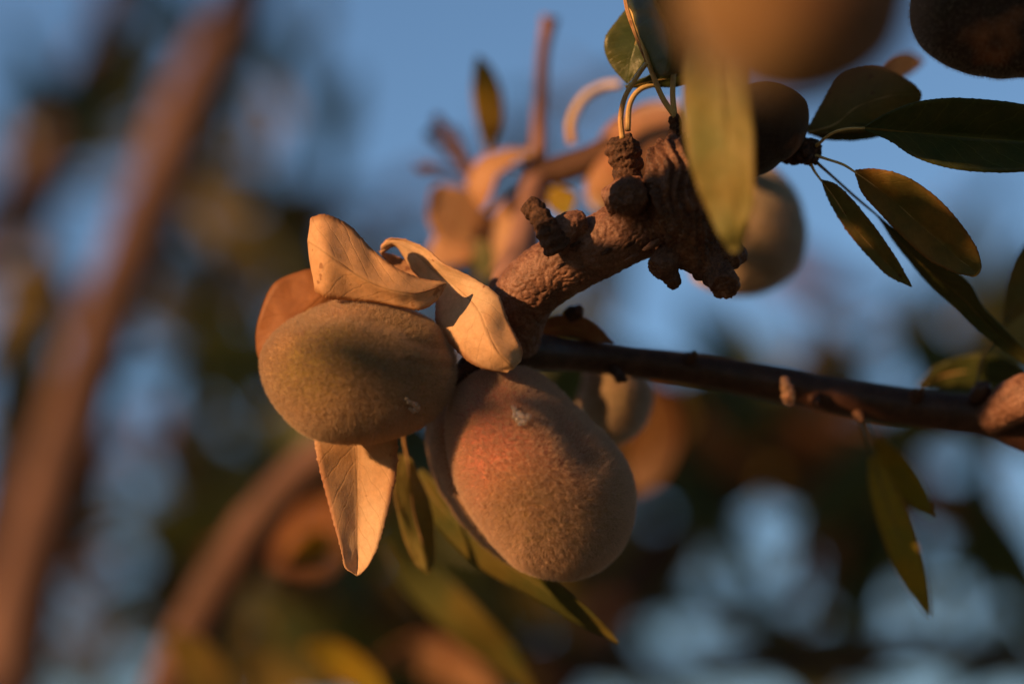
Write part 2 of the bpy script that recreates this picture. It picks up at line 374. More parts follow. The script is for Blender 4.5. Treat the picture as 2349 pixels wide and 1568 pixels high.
def add_fuzz(body, root, count, length, radius, m):
    me = body.data; nf = len(me.polygons); me.calc_loop_triangles()
    tri = np.empty(len(me.loop_triangles) * 3, int); me.loop_triangles.foreach_get('vertices', tri); tri = tri.reshape(-1, 3)
    co = np.empty(len(me.vertices) * 3); me.vertices.foreach_get('co', co); co = co.reshape(-1, 3)
    vn = np.empty(len(me.vertices) * 3); me.vertex_normals.foreach_get('vector', vn); vn = vn.reshape(-1, 3)
    a, b, c = co[tri[:, 0]], co[tri[:, 1]], co[tri[:, 2]]
    cen = (a + b + c) / 3; nn = vn[tri].mean(1)
    area = np.linalg.norm(np.cross(b - a, c - a), axis=1) / 2
    view = cen - np.array(LOC); view /= np.linalg.norm(view, axis=1)[:, None]
    area = area * (np.einsum('ij,ij->i', nn, view) < .35)      # the back, which faces away, stays bare
    rng = np.random.default_rng(5)
    t = rng.choice(len(tri), count, p=area / area.sum())
    u = rng.random((count, 2)); fl = u.sum(1) > 1; u[fl] = 1 - u[fl]
    p = a[t] + (b[t] - a[t]) * u[:, :1] + (c[t] - a[t]) * u[:, 1:]
    n = nn[t]; n /= np.linalg.norm(n, axis=1)[:, None]
    # clumps: hairs lean with a smooth random field plus their own jitter
    cl = np.array([noise.noise_vector(Vector(q) * 1500)[:] for q in p]) * .75
    L = length * .001 * (.55 + .75 * rng.random((count, 1)))
    d1 = n * .9 + cl + rng.normal(0, .34, (count, 3)); d1 /= np.linalg.norm(d1, axis=1)[:, None]
    d2 = d1 + rng.normal(0, .45, (count, 3)) + np.array(-UP) * .15
    d2 /= np.linalg.norm(d2, axis=1)[:, None]
    k = np.stack([p - n * .00003, p + d1 * L * .45, p + d1 * L * .45 + d2 * L * .55], 1)
    hc = bpy.data.hair_curves.new('fuzz'); hc.add_curves([3] * count)
    hc.attributes['position'].data.foreach_set('vector', k.astype(np.float32).ravel())
    ra = hc.attributes.get('radius') or hc.attributes.new('radius', 'FLOAT', 'POINT')
    ra.data.foreach_set('value', np.tile(np.array([radius, radius * .75, radius * .25]) * .001, count).astype(np.float32))
    hc.materials.append(m)
    o = bpy.data.objects.new('fuzz', hc); link(o, root, kind='stuff'); return o

# ------------------------------------------------------------------ ground, far below the frame
m, nt, n_, l_, b_ = mat('soil')
t_ = noise_node(n_, l_, 6, 6); l_.new(ramp(n_, l_, t_.outputs[0], [(.3, (.10, .065, .035)), (.7, (.20, .14, .08))]).outputs[0], b_.inputs['Base Color']); b_.inputs['Roughness'].default_value = .95
G = 1200
V, F = [], []
xs = [-G, -300, -60, -20, -8, -4, -2, 0, 2, 4, 8, 20, 60, 300, G]
for y in xs:
    for x in xs: V.append((x, y, .03 * noise.noise(Vector((x, y, 0)) * .6)))
for j in range(len(xs) - 1):
    for i in range(len(xs) - 1):
        a = j * len(xs) + i; F.append((a, a + 1, a + 1 + len(xs), a + len(xs)))
mesh_obj('ground', V, F, m, None, kind='structure')

# ------------------------------------------------------------------ the knobbly fruiting branch in focus
br = empty('almond_branch', P(1320, 590, 0), 'knobbly reddish brown branch with dark broken spurs, cream autumn leaves and hanging green ones', 'branch')
def merged(name, tubes, m, parent, voxel, amp, freq, groove=None, extra=None):
    V, F = [], []
    for path, kw in tubes:
        v, f, _ = tube(path, **kw); o = len(V); V += v; F += [tuple(i + o for i in q) for q in f]
    o = mesh_obj(name, V, F, m, parent)
    rm = o.modifiers.new('skin', 'REMESH'); rm.mode = 'VOXEL'; rm.voxel_size = voxel; rm.use_smooth_shade = True
    sm = o.modifiers.new('smooth', 'SMOOTH'); sm.factor = .6; sm.iterations = 4
    dg = bpy.context.evaluated_depsgraph_get(); dg.update()
    me = bpy.data.meshes.new_from_object(o.evaluated_get(dg)); o.modifiers.clear()
    old = o.data; o.data = me; bpy.data.meshes.remove(old)
    ns = [v.normal.copy() for v in me.vertices]
    for v, nn in zip(me.vertices, ns):
        p = v.co
        h = noise.noise(p * freq) * .5 + noise.noise(p * freq * 2.3) * .3
        r = 1 - abs(noise.noise(p * freq * 1.6 + Vector((3, 1, 7)))) * 2.2     # ridged cracks
        h -= max(0, r) ** 3 * .8
        h += noise.noise(p * freq * 5) * .15
        if extra: h += extra(p)
        v.co = p + nn * h * amp
    me.polygons.foreach_set('use_smooth', [True] * len(me.polygons)); me.update()
    return o
main = [
    ([(1170, 790, 14, 66), (1192, 700, 10, 72), (1235, 645, 7, 74), (1305, 600, 5, 74), (1385, 560, 3, 74), (1440, 530, 3, 76), (1520, 500, 5, 76)], dict(sides=28, n=60)),
    ([(1270, 560, -2, 30), (1300, 520, -1, 34), (1340, 510, 0, 30)], dict(sides=16)),
    ([(1395, 470, 0, 40), (1440, 450, -1, 46), (1475, 440, 0, 40)], dict(sides=16)),
]
merged('bark', main, M['bark'], br, .00026, .00030, 520)
# the thick dark stump rising from it
stump = [
    ([(1556, 340, 0, 50), (1556, 375, -2, 76), (1560, 430, -3, 84), (1575, 490, -2, 86), (1592, 560, 0, 64), (1625, 610, 0, 42), (1660, 640, -2, 30)], dict(sides=26, n=60, flute=.035, flutes=9)),
    ([(1500, 440, 2, 52), (1530, 520, 2, 70), (1560, 560, 2, 50)], dict(sides=18)),
    ([(1600, 560, 2, 60), (1660, 590, 3, 56), (1680, 620, 3, 34)], dict(sides=18)),
]
def stripes(p):
    q = p - P(1560, 400, 0); x = q.dot(RIGHT) * 1000; y = q.dot(UP) * 1000
    return 1.15 * math.sin(x * 3.1 + .35 * y + 4 * noise.noise(p * 200)) * (1 if y > -8 else .3)
merged('stump', stump, M['bark_stump'], br, .00026, .00042, 560, extra=stripes)['label'] = 'dark furrowed stump of a cut shoot'
# broken spurs: each a part
def spur(paths, m, label=None, amp=.00034, freq=700, **kw):
    o = merged('spur', [(p, dict(sides=20, n=50, **kw)) for p in paths], m, br, .00026, amp, freq)
    if label: o['label'] = label
    return o
spur([[(1282, 572, -3, 34), (1262, 540, -4, 30), (1245, 505, -4, 27), (1222, 478, -3, 26), (1206, 462, -3, 20)]], M['bark_dark'], 'dark ringed spur leaning outwards', ring=.11, ringf=8)
spur([[(1440, 470, 2, 38), (1438, 420, 2, 33), (1440, 378, 2, 36), (1430, 348, 2, 41), (1428, 320, 2, 34)], [(1400, 335, 1, 16), (1452, 322, 1, 20)]], M['bark_dark'], 'upright spur with a ringed knob on top', ring=.11, ringf=7)
spur([[(1460, 452, -1, 36), (1445, 450, -5, 44), (1437, 448, -8, 40), (1434, 447, -9.5, 24)]], M['bark_stump'], 'blunt rounded stub pointing at the viewer', amp=.0005, ring=.08, ringf=5)
spur([[(1550, 575, 0, 34), (1520, 605, -3, 33), (1500, 618, -4, 26)], [(1520, 610, -2, 26), (1545, 645, -2, 20), (1552, 662, -2, 9)]], M['bark_stump'], 'splintered stub under the branch')
spur([[(1640, 620, 0, 38), (1660, 648, -3, 36), (1664, 660, -4, 34), (1664, 664, -4.4, 20)]], M['bark_stump'], 'cut stub end with a rough brown face', amp=.0006)
spur([[(1550, 345, 2, 24), (1548, 320, 1, 18), (1550, 290, 0, 15), (1550, 262, 0, 11)], [(1535, 275, 0, 8), (1556, 268, -1, 13)]], M['bark_dark'], 'small bud spur carrying three leaf stalks', amp=.0005, ring=.12, ringf=7)
# peeled bark flap and pits
for i, (x, y, s) in enumerate([(1395, 575, 12), (1285, 610, 9), (1440, 560, 14), (1500, 560, 16), (1320, 560, 9), (1450, 590, 10)]):
    V, F = [], []
    q = []
    N = 10
    for j in range(4):
        for k in range(N):
            a = 2 * math.pi * k / N; rr = s * (1 - j * .28) * (1 + .3 * noise.noise(Vector((k * .9, i, 0))))
            q.append(P(x + math.cos(a) * rr * 1.6, y + math.sin(a) * rr * .6 - math.cos(a) * rr * .7, -2.6 - .25 * j + .2 * noise.noise(Vector((k, j, i))) + abs(math.cos(a)) * .35))
    for j in range(3):
        for k in range(N): F.append((j * N + k, j * N + (k + 1) % N, (j + 1) * N + (k + 1) % N, (j + 1) * N + k))
    F.append(tuple(3 * N + k for k in range(N)))
    mesh_obj('bark_flake', q, F, M['bark'] if i % 2 else M['bark_dark'], br)

# leaves carried by this branch
leaf(br, [((712, 500, -1), (706, 553, -2), (722, 668, -3)), ((745, 492, -1), (748, 580, -5), (748, 682, -4)), ((800, 516, -1), (800, 618, -5), (800, 688, -3)),
          ((850, 568, -2), (850, 648, -5), (862, 693, -3)), ((905, 613, -3), (905, 668, -5), (915, 703, -3)), ((965, 638, -3), (960, 672, -4), (962, 710, -3)), ((1018, 647, -2), (1018, 652, -2), (1000, 690, -2)), ((1021, 650, -2), (1021, 652, -2), (1019, 656, -2))][::-1],
     M['leaf_tan'], n=60, wav=.5, label='pale orange leaf lying across the top of the fruit', teeth=.45, ribm=M['leaf_brown'], ribr=2.0, seed=1)
leaf(br, [((876, 560, 9), (874, 572, 9), (872, 582, 9)), ((900, 545, 8), (905, 556, 8), (905, 568, 9)), ((960, 562, 6), (950, 580, 7), (935, 605, 8)), ((1015, 602, 3), (1000, 625, 6), (962, 640, 7)),
          ((1085, 638, 1), (1055, 665, 3), (1000, 690, 5)), ((1145, 680, -1), (1100, 715, -2), (1004, 745, 3)), ((1168, 740, -2), (1120, 765, -4), (1040, 795, 0)), ((1192, 785, -3), (1140, 805, -5), (1080, 832, -2)), ((1199, 812, -3), (1165, 830, -4.5), (1125, 850, -3)), ((1196, 828, -3), (1178, 845, -3.5), (1162, 854, -3))],
     M['leaf_cream'], n=64, wav=.7, label='twisted cream leaf folded down onto the fruit', teeth=.4, ribm=M['leaf_brown'], ribr=1.8, seed=2, belly=.12)
leaf(br, [((868, 575, 9), (872, 578, 9), (876, 584, 9)), ((905, 585, 11), (905, 598, 11), (900, 612, 11)), ((960, 612, 10), (955, 625, 10), (945, 636, 10)), ((1000, 640, 8), (998, 645, 8), (990, 650, 8))], M['leaf_brown'], n=30, wav=.2, rib=False, seed=12)
leaf(br, [((724, 960, 8), (815, 960, 9), (912, 955, 8)), ((722, 1012, 6), (817, 1010, 8), (912, 1006, 6.5)), ((736, 1085, 4), (819, 1085, 6.5), (908, 1090, 5)), ((762, 1185, 3), (820, 1180, 5), (888, 1178, 3)),
          ((784, 1262, 1), (820, 1250, 3), (868, 1250, 1)), ((792, 1300, 0), (820, 1300, 2), (846, 1293, 0)), ((816, 1318, 0), (819, 1320, 0), (824, 1317, 0))],
     M['leaf_cream'], n=60, wav=.5, label='hanging pale pink leaf with a brown tip', teeth=.5, ribm=M['leaf_tan'], ribr=2.4, seed=3)
leaf(br, [((760, 612, 14), (800, 640, 14), (850, 700, 14)), ((690, 622, 14), (740, 680, 12), (780, 740, 13)), ((625, 655, 14), (690, 730, 12), (740, 790, 13)), ((592, 740, 14), (640, 780, 12), (700, 830, 13)), ((588, 800, 14), (610, 815, 13), (640, 842, 13)), ((600, 836, 14), (602, 838, 14), (606, 840, 14))],
     M['leaf_rust'], n=44, wav=.4, label='rust coloured leaf behind the fruit', teeth=.1, seed=4)
leaf(br, [((915, 1040, 25), (933, 1045, 25), (945, 1052, 25)), ((903, 1090, 24), (940, 1110, 25), (970, 1110, 27)), ((908, 1160, 24), (950, 1180, 25), (990, 1170, 27)), ((930, 1245, 25), (970, 1250, 25), (998, 1240, 27)), ((955, 1295, 25), (980, 1300, 25), (994, 1290, 26)), ((978, 1313, 25), (981, 1315, 25), (985, 1312, 25))],
     M['leaf_lime'], n=44, wav=.4, label='narrow yellow green leaf hanging below the fruits', teeth=.1, seed=5, petiole=[(928, 960, 22), (926, 1005, 24)], petm=M['stalk'], ribm=M['leaf_tan'])
sleaf(br, [(960, 1080, 34), (1010, 1160, 32), (1120, 1260, 28), (1250, 1350, 24), (1350, 1420, 22), (1420, 1476, 20)], [12, 36, 44, 32, 20, 1], M['leaf_deep'], tilt=3, wav=.4, label='long olive leaf reaching out below the pink fruit', teeth=.1, seed=6, ribm=M['stalk_green'])
# front leaves of the upper spurs
leaf(br, [((1580, 60, -36), (1650, 60, -38), (1700, 70, -39)), ((1566, 180, -37), (1655, 180, -39), (1718, 190, -41)), ((1570, 300, -37.5), (1668, 300, -40), (1732, 330, -42)), ((1598, 420, -38), (1680, 420, -40.5), (1732, 450, -42)),
          ((1634, 510, -39), (1688, 510, -40), (1720, 505, -41)), ((1662, 558, -39), (1690, 562, -39), (1708, 552, -38.5)), ((1680, 578, -39), (1686, 580, -39), (1692, 577, -39))],
     M['leaf_lime'], n=50, wav=.6, label='large yellow green leaf hanging in front of the stump', teeth=.05, seed=7, ribm=M['leaf_olive'], ribr=3)
leaf(br, [((1430, -110, 4), (1500, -120, -20), (1580, -110, -24)), ((1434, -20, 0), (1500, -10, -20), (1620, -20, -26)), ((1450, 40, 0), (1530, 60, -18), (1640, 60, -24)), ((1474, 110, 0), (1540, 120, -14), (1610, 120, -18)), ((1490, 150, 0), (1530, 165, -8), (1570, 160, -12)), ((1505, 172, 0), (1512, 176, -2), (1520, 176, -4))],
     M['leaf_green'], n=44, wav=.4, label='broad green leaf edge on behind the nearest fruit', teeth=.05, seed=8)
sleaf(br, [(1432, -10, 2), (1440, 30, 1), (1462, 90, 0), (1486, 150, 0), (1500, 180, 0)], [4, 4, 4, 3.2, 2.5], M['leaf_tan'], tilt=0, rib=False, wav=0, teeth=0, seed=30,
      petiole=None)
sleaf(br, [(1480, 10, 10), (1470, 60, 9), (1455, 110, 8), (1445, 150, 8), (1440, 192, 8)], [30, (50, 56), (42, 70), (26, 50), 2], M['leaf_green'], tilt=1, wav=.3, label='dark green leaf tip above the ringed spur', teeth=.3, seed=9)
sleaf(br, [(1435, 200, 6), (1500, 185, 6), (1560, 175, 6), (1640, 150, 6)], [3, 16, 22, 10], M['leaf_green'], tilt=1, wav=.3, teeth=.2, seed=10)
for pth in ([(1549, 268, -1), (1520, 225, -1), (1495, 165, -1), (1478, 110, -1), (1462, 60, -1), (1440, -5, 0)], [(1547, 262, -1), (1543, 215, -1), (1546, 160, 0), (1552, 110, 2)], [(1428, 318, -3), (1424, 270, -3), (1434, 222, -3), (1462, 175, -3), (1484, 145, -3)], [(1440, 300, 4), (1445, 240, 5), (1470, 205, 6), (1520, 190, 7)]):
    tube_obj('petiole', [(x, y, z, 7.0 - .4 * i) for i, (x, y, z) in enumerate(pth)], M['stalk'], br, 10, n=40)
# orange lens shaped leaf tucked between branch and twig
sleaf(br, [(1225, 768, 24), (1260, 755, 24), (1310, 752, 24), (1360, 766, 24), (1410, 785, 24)], [4, (26, 14), (32, 20), (24, 16), 1], M['leaf_brown'], tilt=1, wav=.3, label='orange leaf between the branch and the twig below', seed=13)

# ------------------------------------------------------------------ fruits
A = [(1150, 848), (1215, 846), (1262, 880), (1305, 925), (1350, 968), (1400, 1018), (1438, 1075), (1452, 1140), (1446, 1200), (1420, 1258), (1380, 1298), (1330, 1320), (1280, 1322), (1232, 1312), (1192, 1298),
     (1158, 1264), (1112, 1208), (1072, 1145), (1046, 1085), (1034, 1030), (1030, 980), (1034, 930), (1048, 892), (1085, 862)]
fruit_thing('plump velvety almond with a pink blush, hanging lowest and pointing down', A, 4, 13.0, M['fruit_a'], fuzz=120000, fl=.95, fr=.013, sub=7, shear=(.6, -1.2),
            grooves=[([(1225, 858), (1262, 915), (1300, 975), (1350, 1040)], 1.6, 40)], lobe=([(1150, 855), (1075, 862), (1024, 888), (998, 925), (985, 980), (988, 1040), (1004, 1095), (1034, 1150), (1078, 1210), (1128, 1258), (1176, 1290), (1230, 1300), (1280, 1200), (1260, 1000), (1200, 880)], 16.5, 9.5),
            hang=[(1150, 870, 6, 24), (1150, 830, 9, 22), (1165, 790, 10, 30)])
B = [(748, 702), (790, 688), (850, 690), (905, 704), (955, 724), (1000, 748), (1030, 785), (1042, 835), (1034, 890), (1008, 935), (975, 968), (930, 990), (880, 1003), (820, 1010), (760, 1008), (700, 990),
     (655, 950), (622, 905), (604, 855), (602, 820), (618, 785), (652, 752), (700, 722)]
fruit_thing('greenish velvety almond lying sideways under the pale orange leaf', B, 0, 11.0, M['fruit_b'], fuzz=90000, fl=.85, fr=.013, fm=M['fuzz_olive'], sub=7, shear=(.8, -.6),
            grooves=[([(700, 730), (800, 712), (900, 735), (1000, 790)], .9, 22), ([(940, 780), (1030, 800)], .5, 10), ([(930, 830), (1035, 840)], .4, 10)], seed=4,
            hang=[(1020, 870, 4, 26), (1060, 850, 7, 22), (1120, 800, 9, 26)])
D = [(1368, 808), (1415, 816), (1466, 845), (1494, 892), (1490, 945), (1460, 995), (1410, 1022), (1365, 1015), (1334, 965), (1338, 880)]
fruit_thing('shaded almond under the dark twig, half hidden behind the pink blushed one', D, 46, 10, M['fruit_shade'], fuzz=14000, fl=.6, sub=6, seed=2, hang=[(1400, 850, 44, 18), (1380, 815, 34, 20)])
E_ = [(1620, 480), (1640, 400), (1700, 370), (1760, 378), (1810, 420), (1842, 490), (1846, 570), (1825, 625), (1780, 660), (1700, 678), (1640, 665), (1590, 640), (1580, 560)]
fruit_thing('blurred grey brown almond hanging behind the cut stump', E_, 62, 11, M['fruit_grey'], fuzz=14000, fl=.7, sub=6, seed=5, fm=M['fuzz_pale'], hang=[(1700, 400, 56, 20), (1730, 360, 22, 22)])
F_ = [(1440, 262), (1520, 234), (1580, 240), (1600, 300), (1560, 380), (1500, 440), (1440, 480), (1380, 490), (1345, 460), (1345, 410), (1370, 340)]
fruit_thing('peach coloured almond behind the ringed spur', F_, 84, 10, M['fruit_c'], sub=5, seed=6)
G_ = [(1560, -60), (1550, 20), (1590, 110), (1645, 185), (1725, 228), (1820, 244), (1915, 230), (1995, 192), (2065, 130), (2100, 40), (2110, -60), (2060, -160), (1940, -230), (1800, -250), (1660, -210), (1590, -140)]
fruit_thing('big blurred orange brown almond closest to the viewer, cut by the top edge', G_, -158, 12, M['fruit_e'], sub=5, seed=8)
H_ = [(1700, 200), (1790, 190), (1850, 230), (1852, 300), (1830, 345), (1790, 372), (1740, 402), (1690, 420), (1640, 380), (1620, 300), (1640, 230)]
fruit_thing('very dark almond in shade behind the yellow green leaf', H_, 6, 9, M['fruit_deep_shade'], sub=6, seed=9)
I_ = [(2090, 60), (2110, 105), (2150, 138), (2200, 162), (2260, 176), (2330, 178), (2420, 160), (2480, 90), (2490, 0), (2450, -90), (2350, -140), (2230, -140), (2140, -90), (2095, -20)]
fruit_thing('dark shaded almond in the top corner against blue sky', I_, -5, 11, M['fruit_deep_shade'], fuzz=9000, fl=.6, sub=6, seed=10)

# ------------------------------------------------------------------ gum droplets
from mathutils.bvhtree import BVHTree
def droplets(label, blobs, m, name='gum_droplet', on=None):
    if on is not None:
        tree = BVHTree.FromPolygons([v.co for v in on.data.vertices], [p.vertices[:] for p in on.data.polygons])
        nb = []
        for x, y, z, r in blobs:
            hit = tree.ray_cast(LOC, (P(x, y, 0) - LOC).normalized())[0]
            d = (RM.transposed() @ (hit - LOC)); nb.append((x, y, (-d.z - FOC) * 1000 - 1.0, r * 1.2))
        blobs = nb
    bm = bmesh.new()
    for x, y, z, r in blobs:
        q = bmesh.ops.create_icosphere(bm, subdivisions=3, radius=1)
        s = S(r, z)
        for v in q['verts']:
            v.co = P(x, y, z) + Vector(v.co) * s * (1 + .22 * noise.noise(Vector(v.co) * 1.5 + Vector((x, y, z))))
    me = bpy.data.meshes.new(name); bm.to_mesh(me); bm.free(); me.materials.append(m)
    o = bpy.data.objects.new(name, me); link(o)
    rm = o.modifiers.new('skin', 'REMESH'); rm.mode = 'VOXEL'; rm.voxel_size = .00012; rm.use_smooth_shade = True
    sm = o.modifiers.new('smooth', 'SMOOTH'); sm.iterations = 3
    o['label'] = label; o['category'] = 'gum droplet'; return o
droplets('clear beads of gum on the pink blushed almond', [(1178, 934, -9.4, 6), (1184, 944, -9.6, 7), (1180, 955, -9.8, 6), (1192, 950, -9.8, 7), (1200, 958, -10, 8), (1211, 957, -10, 8), (1190, 963, -9.9, 7), (1192, 972, -10, 5), (1200, 969, -10, 6)], M['gum'], on=BODY[0])
droplets('small curl of clear gum on the sideways almond', [(932, 914, -7.6, 4), (937, 921, -7.7, 5), (945, 925, -7.7, 5), (953, 928, -7.6, 6), (958, 933, -7.4, 6), (956, 940, -7.5, 5), (948, 943, -7.6, 5), (941, 937, -7.7, 4)], M['gum'], on=BODY[1])
droplets('amber bead of gum running down the dark twig', [(1800, 872, 20.5, 10), (1804, 888, 20, 14), (1808, 905, 20, 17), (1810, 918, 21, 13)], M['gum_amber'])
droplets('cloudy gum bead at the twig node by the frame edge', [(2255, 905, 24, 12), (2268, 915, 23, 14), (2262, 925, 23, 12)], M['gum_amber'])

# ------------------------------------------------------------------ dark twig to the right and its leaves
tw = empty('almond_twig', P(1600, 840, 26), 'thin dark twig in shade running right from under the branch', 'twig')
tube_obj('bark', [(1150, 800, 14, 46), (1220, 805, 18, 44), (1320, 815, 24, 38), (1450, 830, 28, 36), (1600, 848, 28, 38), (1800, 884, 28, 42), (2000, 922, 28, 44), (2180, 945, 28, 46), (2280, 955, 28, 52), (2360, 985, 27, 56), (2520, 1050, 26, 56)], M['bark_twig'], tw, 22, n=150, wob=.05, wfreq=120)
spt = merged('bud', [([(2235, 915, 24, 18), (2255, 892, 22, 22), (2262, 878, 21, 12)], dict(sides=14))], M['bark_twig'], tw, .0003, .0003, 500)
merged('node', [([(2270, 960, 26, 40), (2320, 925, 20, 52), (2380, 905, 16, 56), (2450, 900, 16, 40)], dict(sides=20))], M['bark'], tw, .0003, .00022, 420)
for nx_, ny_, nr_ in ((1972, 952, 13), (1585, 822, 15), (2105, 908, 16), (1870, 918, 13)):
    merged('bud', [([(nx_ - 10, ny_ - 6, 27, nr_ * .8), (nx_, ny_, 24, nr_), (nx_ + 8, ny_ + (14 if ny_ > 915 else -14), 22, nr_ * .5)], dict(sides=12))], M['bark_dark'], tw, .0003, .0003, 600)
merged('bud', [([(1405, 845, 24, 14), (1425, 868, 22, 16), (1430, 878, 22, 8)], dict(sides=14))], M['bark_dark'], tw, .0004, .0005, 300)
merged('bud', [([(1300, 730, 20, 16), (1320, 715, 20, 20), (1335, 700, 20, 8)], dict(sides=14)), ], M['bark_dark'], tw, .0004, .0005, 300)
sleaf(tw, [(2000, 1046, 40), (2025, 1120, 39), (2060, 1220, 38), (2095, 1320, 38), (2120, 1380, 38), (2134, 1416, 38)], [10, 30, 38, 30, 16, 1], M['leaf_yellow'], tilt=1, wav=.4, label='long yellow leaf hanging under the twig', teeth=.1, seed=14, petiole=[(1972, 960, 30), (1984, 1005, 36)], petm=M['stalk_green'])
sleaf(tw, [(2008, 1005, 46), (2040, 1050, 46), (2085, 1110, 46), (2120, 1160, 46), (2142, 1192, 46)], [8, 26, 32, 20, 1], M['leaf_yellow'], tilt=1, wav=.4, label='shorter olive yellow leaf hanging under the twig', teeth=.1, seed=15, petiole=[(1985, 962, 32), (1995, 985, 40)], petm=M['stalk_green'])
sleaf(tw, [(2105, 885, 46), (2160, 862, 46), (2230, 850, 45), (2290, 850, 44), (2350, 870, 44)], [3, 24, 36, 34, 20], M['leaf_green'], tilt=1, wav=.4, label='dark green leaf half behind the twig', seed=16)
leaf(tw, [((2300, 745, 30), (2304, 746, 30), (2310, 748, 30)), ((2305, 680, 30), (2330, 690, 30), (2360, 700, 30)), ((2322, 610, 30), (2355, 620, 30), (2390, 640, 30)), ((2350, 560, 30), (2380, 560, 30), (2410, 570, 30)), ((2400, 500, 30), (2402, 502, 30), (2404, 504, 30))], M['leaf_olive'], n=36, wav=.4, label='olive leaf standing up at the frame edge', seed=17, petiole=[(2240, 880, 30), (2255, 820, 30), (2282, 780, 30)], petm=M['stalk_green'])

# ------------------------------------------------------------------ shaded shoot at the right with its fan of leaves
sh = empty('almond_shoot', P(1850, 345, 8), 'short black shoot with a fan of green and orange leaves against the blue sky', 'shoot')
merged('bark', [([(1700, 330, 12, 30), (1780, 345, 10, 28), (1830, 348, 8, 30), (1862, 345, 7, 28), (1882, 338, 6, 18)], dict(sides=20, n=40)), ([(1850, 345, 7, 24), (1866, 368, 6, 20), (1872, 378, 6, 8)], dict(sides=14)), ([(1700, 330, 12, 30), (1640, 420, 6, 40)], dict(sides=16))], M['bark_dark'], sh, .0003, .0012, 420)
leaf(sh, [((1984, 290, 0), (1984, 294, 0), (1984, 299, 0)), ((2030, 262, 0), (2045, 300, 2), (2040, 322, 1)), ((2090, 238, -1), (2110, 305, 3), (2095, 358, 1)), ((2160, 227, -2), (2180, 311, 4), (2165, 382, 1)), ((2240, 228, -2), (2260, 318, 4), (2250, 394, 1)), ((2349, 240, -2), (2349, 324, 4), (2349, 393, 1)), ((2450, 270, -2), (2450, 330, 3), (2450, 375, 1)), ((2560, 330, 0), (2560, 334, 0), (2560, 338, 0))],
     M['leaf_green'], n=70, wav=.5, label='broad dark green leaf reaching out of the frame', teeth=.3, seed=18, ribm=M['leaf_olive'], ribr=3, petiole=[(1872, 335, 6), (1905, 308, 3), (1940, 296, 1)], petm=M['stalk'])
leaf(sh, [((1850, 300, 14), (1852, 304, 14), (1856, 308, 14)), ((1890, 225, 14), (1915, 285, 13), (1930, 305, 13)), ((1930, 165, 14), (1965, 245, 13), (2000, 298, 13)), ((2010, 150, 14), (2040, 220, 13), (2070, 265, 13)), ((2085, 185, 13), (2095, 215, 13), (2105, 240, 13)), ((2112, 210, 13), (2114, 214, 13), (2114, 219, 13))],
     M['leaf_olive'], n=50, wav=.4, label='dull olive leaf above the green one', teeth=.5, seed=19)
sleaf(sh, [(1830, 290, 16), (1890, 300, 15), (1950, 302, 14), (2010, 300, 14), (2060, 296, 14)], [2, 18, 20, 14, 2], M['leaf_green'], tilt=1, wav=.3, seed=20)
leaf(sh, [((1962, 390, 2), (1962, 395, 2), (1962, 402, 2)), ((2010, 388, 1), (1998, 420, 3), (1978, 442, 2)), ((2075, 404, 0), (2052, 462, 4), (2018, 488, 2)), ((2140, 446, 0), (2105, 510, 4), (2070, 542, 2)), ((2195, 502, 0), (2160, 558, 4), (2125, 592, 2)), ((2235, 560, 0), (2205, 598, 3), (2180, 620, 2)), ((2251, 605, 1), (2238, 620, 2), (2222, 632, 2)), ((2249, 622, 1), (2246, 627, 1), (2240, 632, 1))],
     M['leaf_gold'], n=56, wav=.5, label='orange green leaf with a glowing tip', teeth=.35, seed=21, ribr=2, petiole=[(1865, 355, 6), (1900, 366, 4), (1935, 378, 3)], petm=M['stalk'])
leaf(sh, [((1884, 412, 5), (1884, 414, 5), (1886, 418, 5)), ((1918, 424, 4), (1912, 450, 6), (1900, 456, 6)), ((1968, 472, 4), (1955, 515, 6), (1938, 520, 6)), ((2020, 540, 4), (2005, 572, 6), (1985, 580, 6)), ((2060, 600, 4), (2050, 618, 6), (2035, 628, 6)), ((2092, 656, 4), (2091, 657, 4), (2089, 657, 4))],
     M['leaf_olive'], n=44, wav=.3, label='narrow folded leaf seen almost edge on', teeth=.4, seed=22, petiole=[(1858, 370, 6), (1868, 392, 6)], petm=M['stalk'])
leaf(sh, [((2008, 490, 12), (2010, 492, 12), (2012, 494, 12)), ((2060, 530, 12), (2055, 545, 13), (2048, 552, 14)), ((2130, 590, 12), (2125, 615, 14), (2118, 640, 15)), ((2215, 640, 12), (2205, 680, 15), (2195, 710, 16)), ((2262, 712, 13), (2262, 740, 16), (2255, 765, 17)), ((2349, 800, 15), (2345, 815, 17), (2340, 828, 18)), ((2420, 870, 17), (2420, 872, 17), (2420, 875, 17))],
     M['leaf_green'], n=56, wav=.4, label='long dark green leaf drooping behind the orange one', teeth=.2, seed=23, petiole=[(1866, 366, 7), (1910, 405, 9), (1960, 450, 11)], petm=M['stalk_green'])
sleaf(sh, [(2020, 175, 60), (2050, 155, 60), (2085, 142, 60), (2118, 140, 60)], [16, 28, 24, 4], M['leaf_tan'], tilt=1, wav=.2, label='small orange leaf tip beside the top corner fruit', seed=24, rib=False)

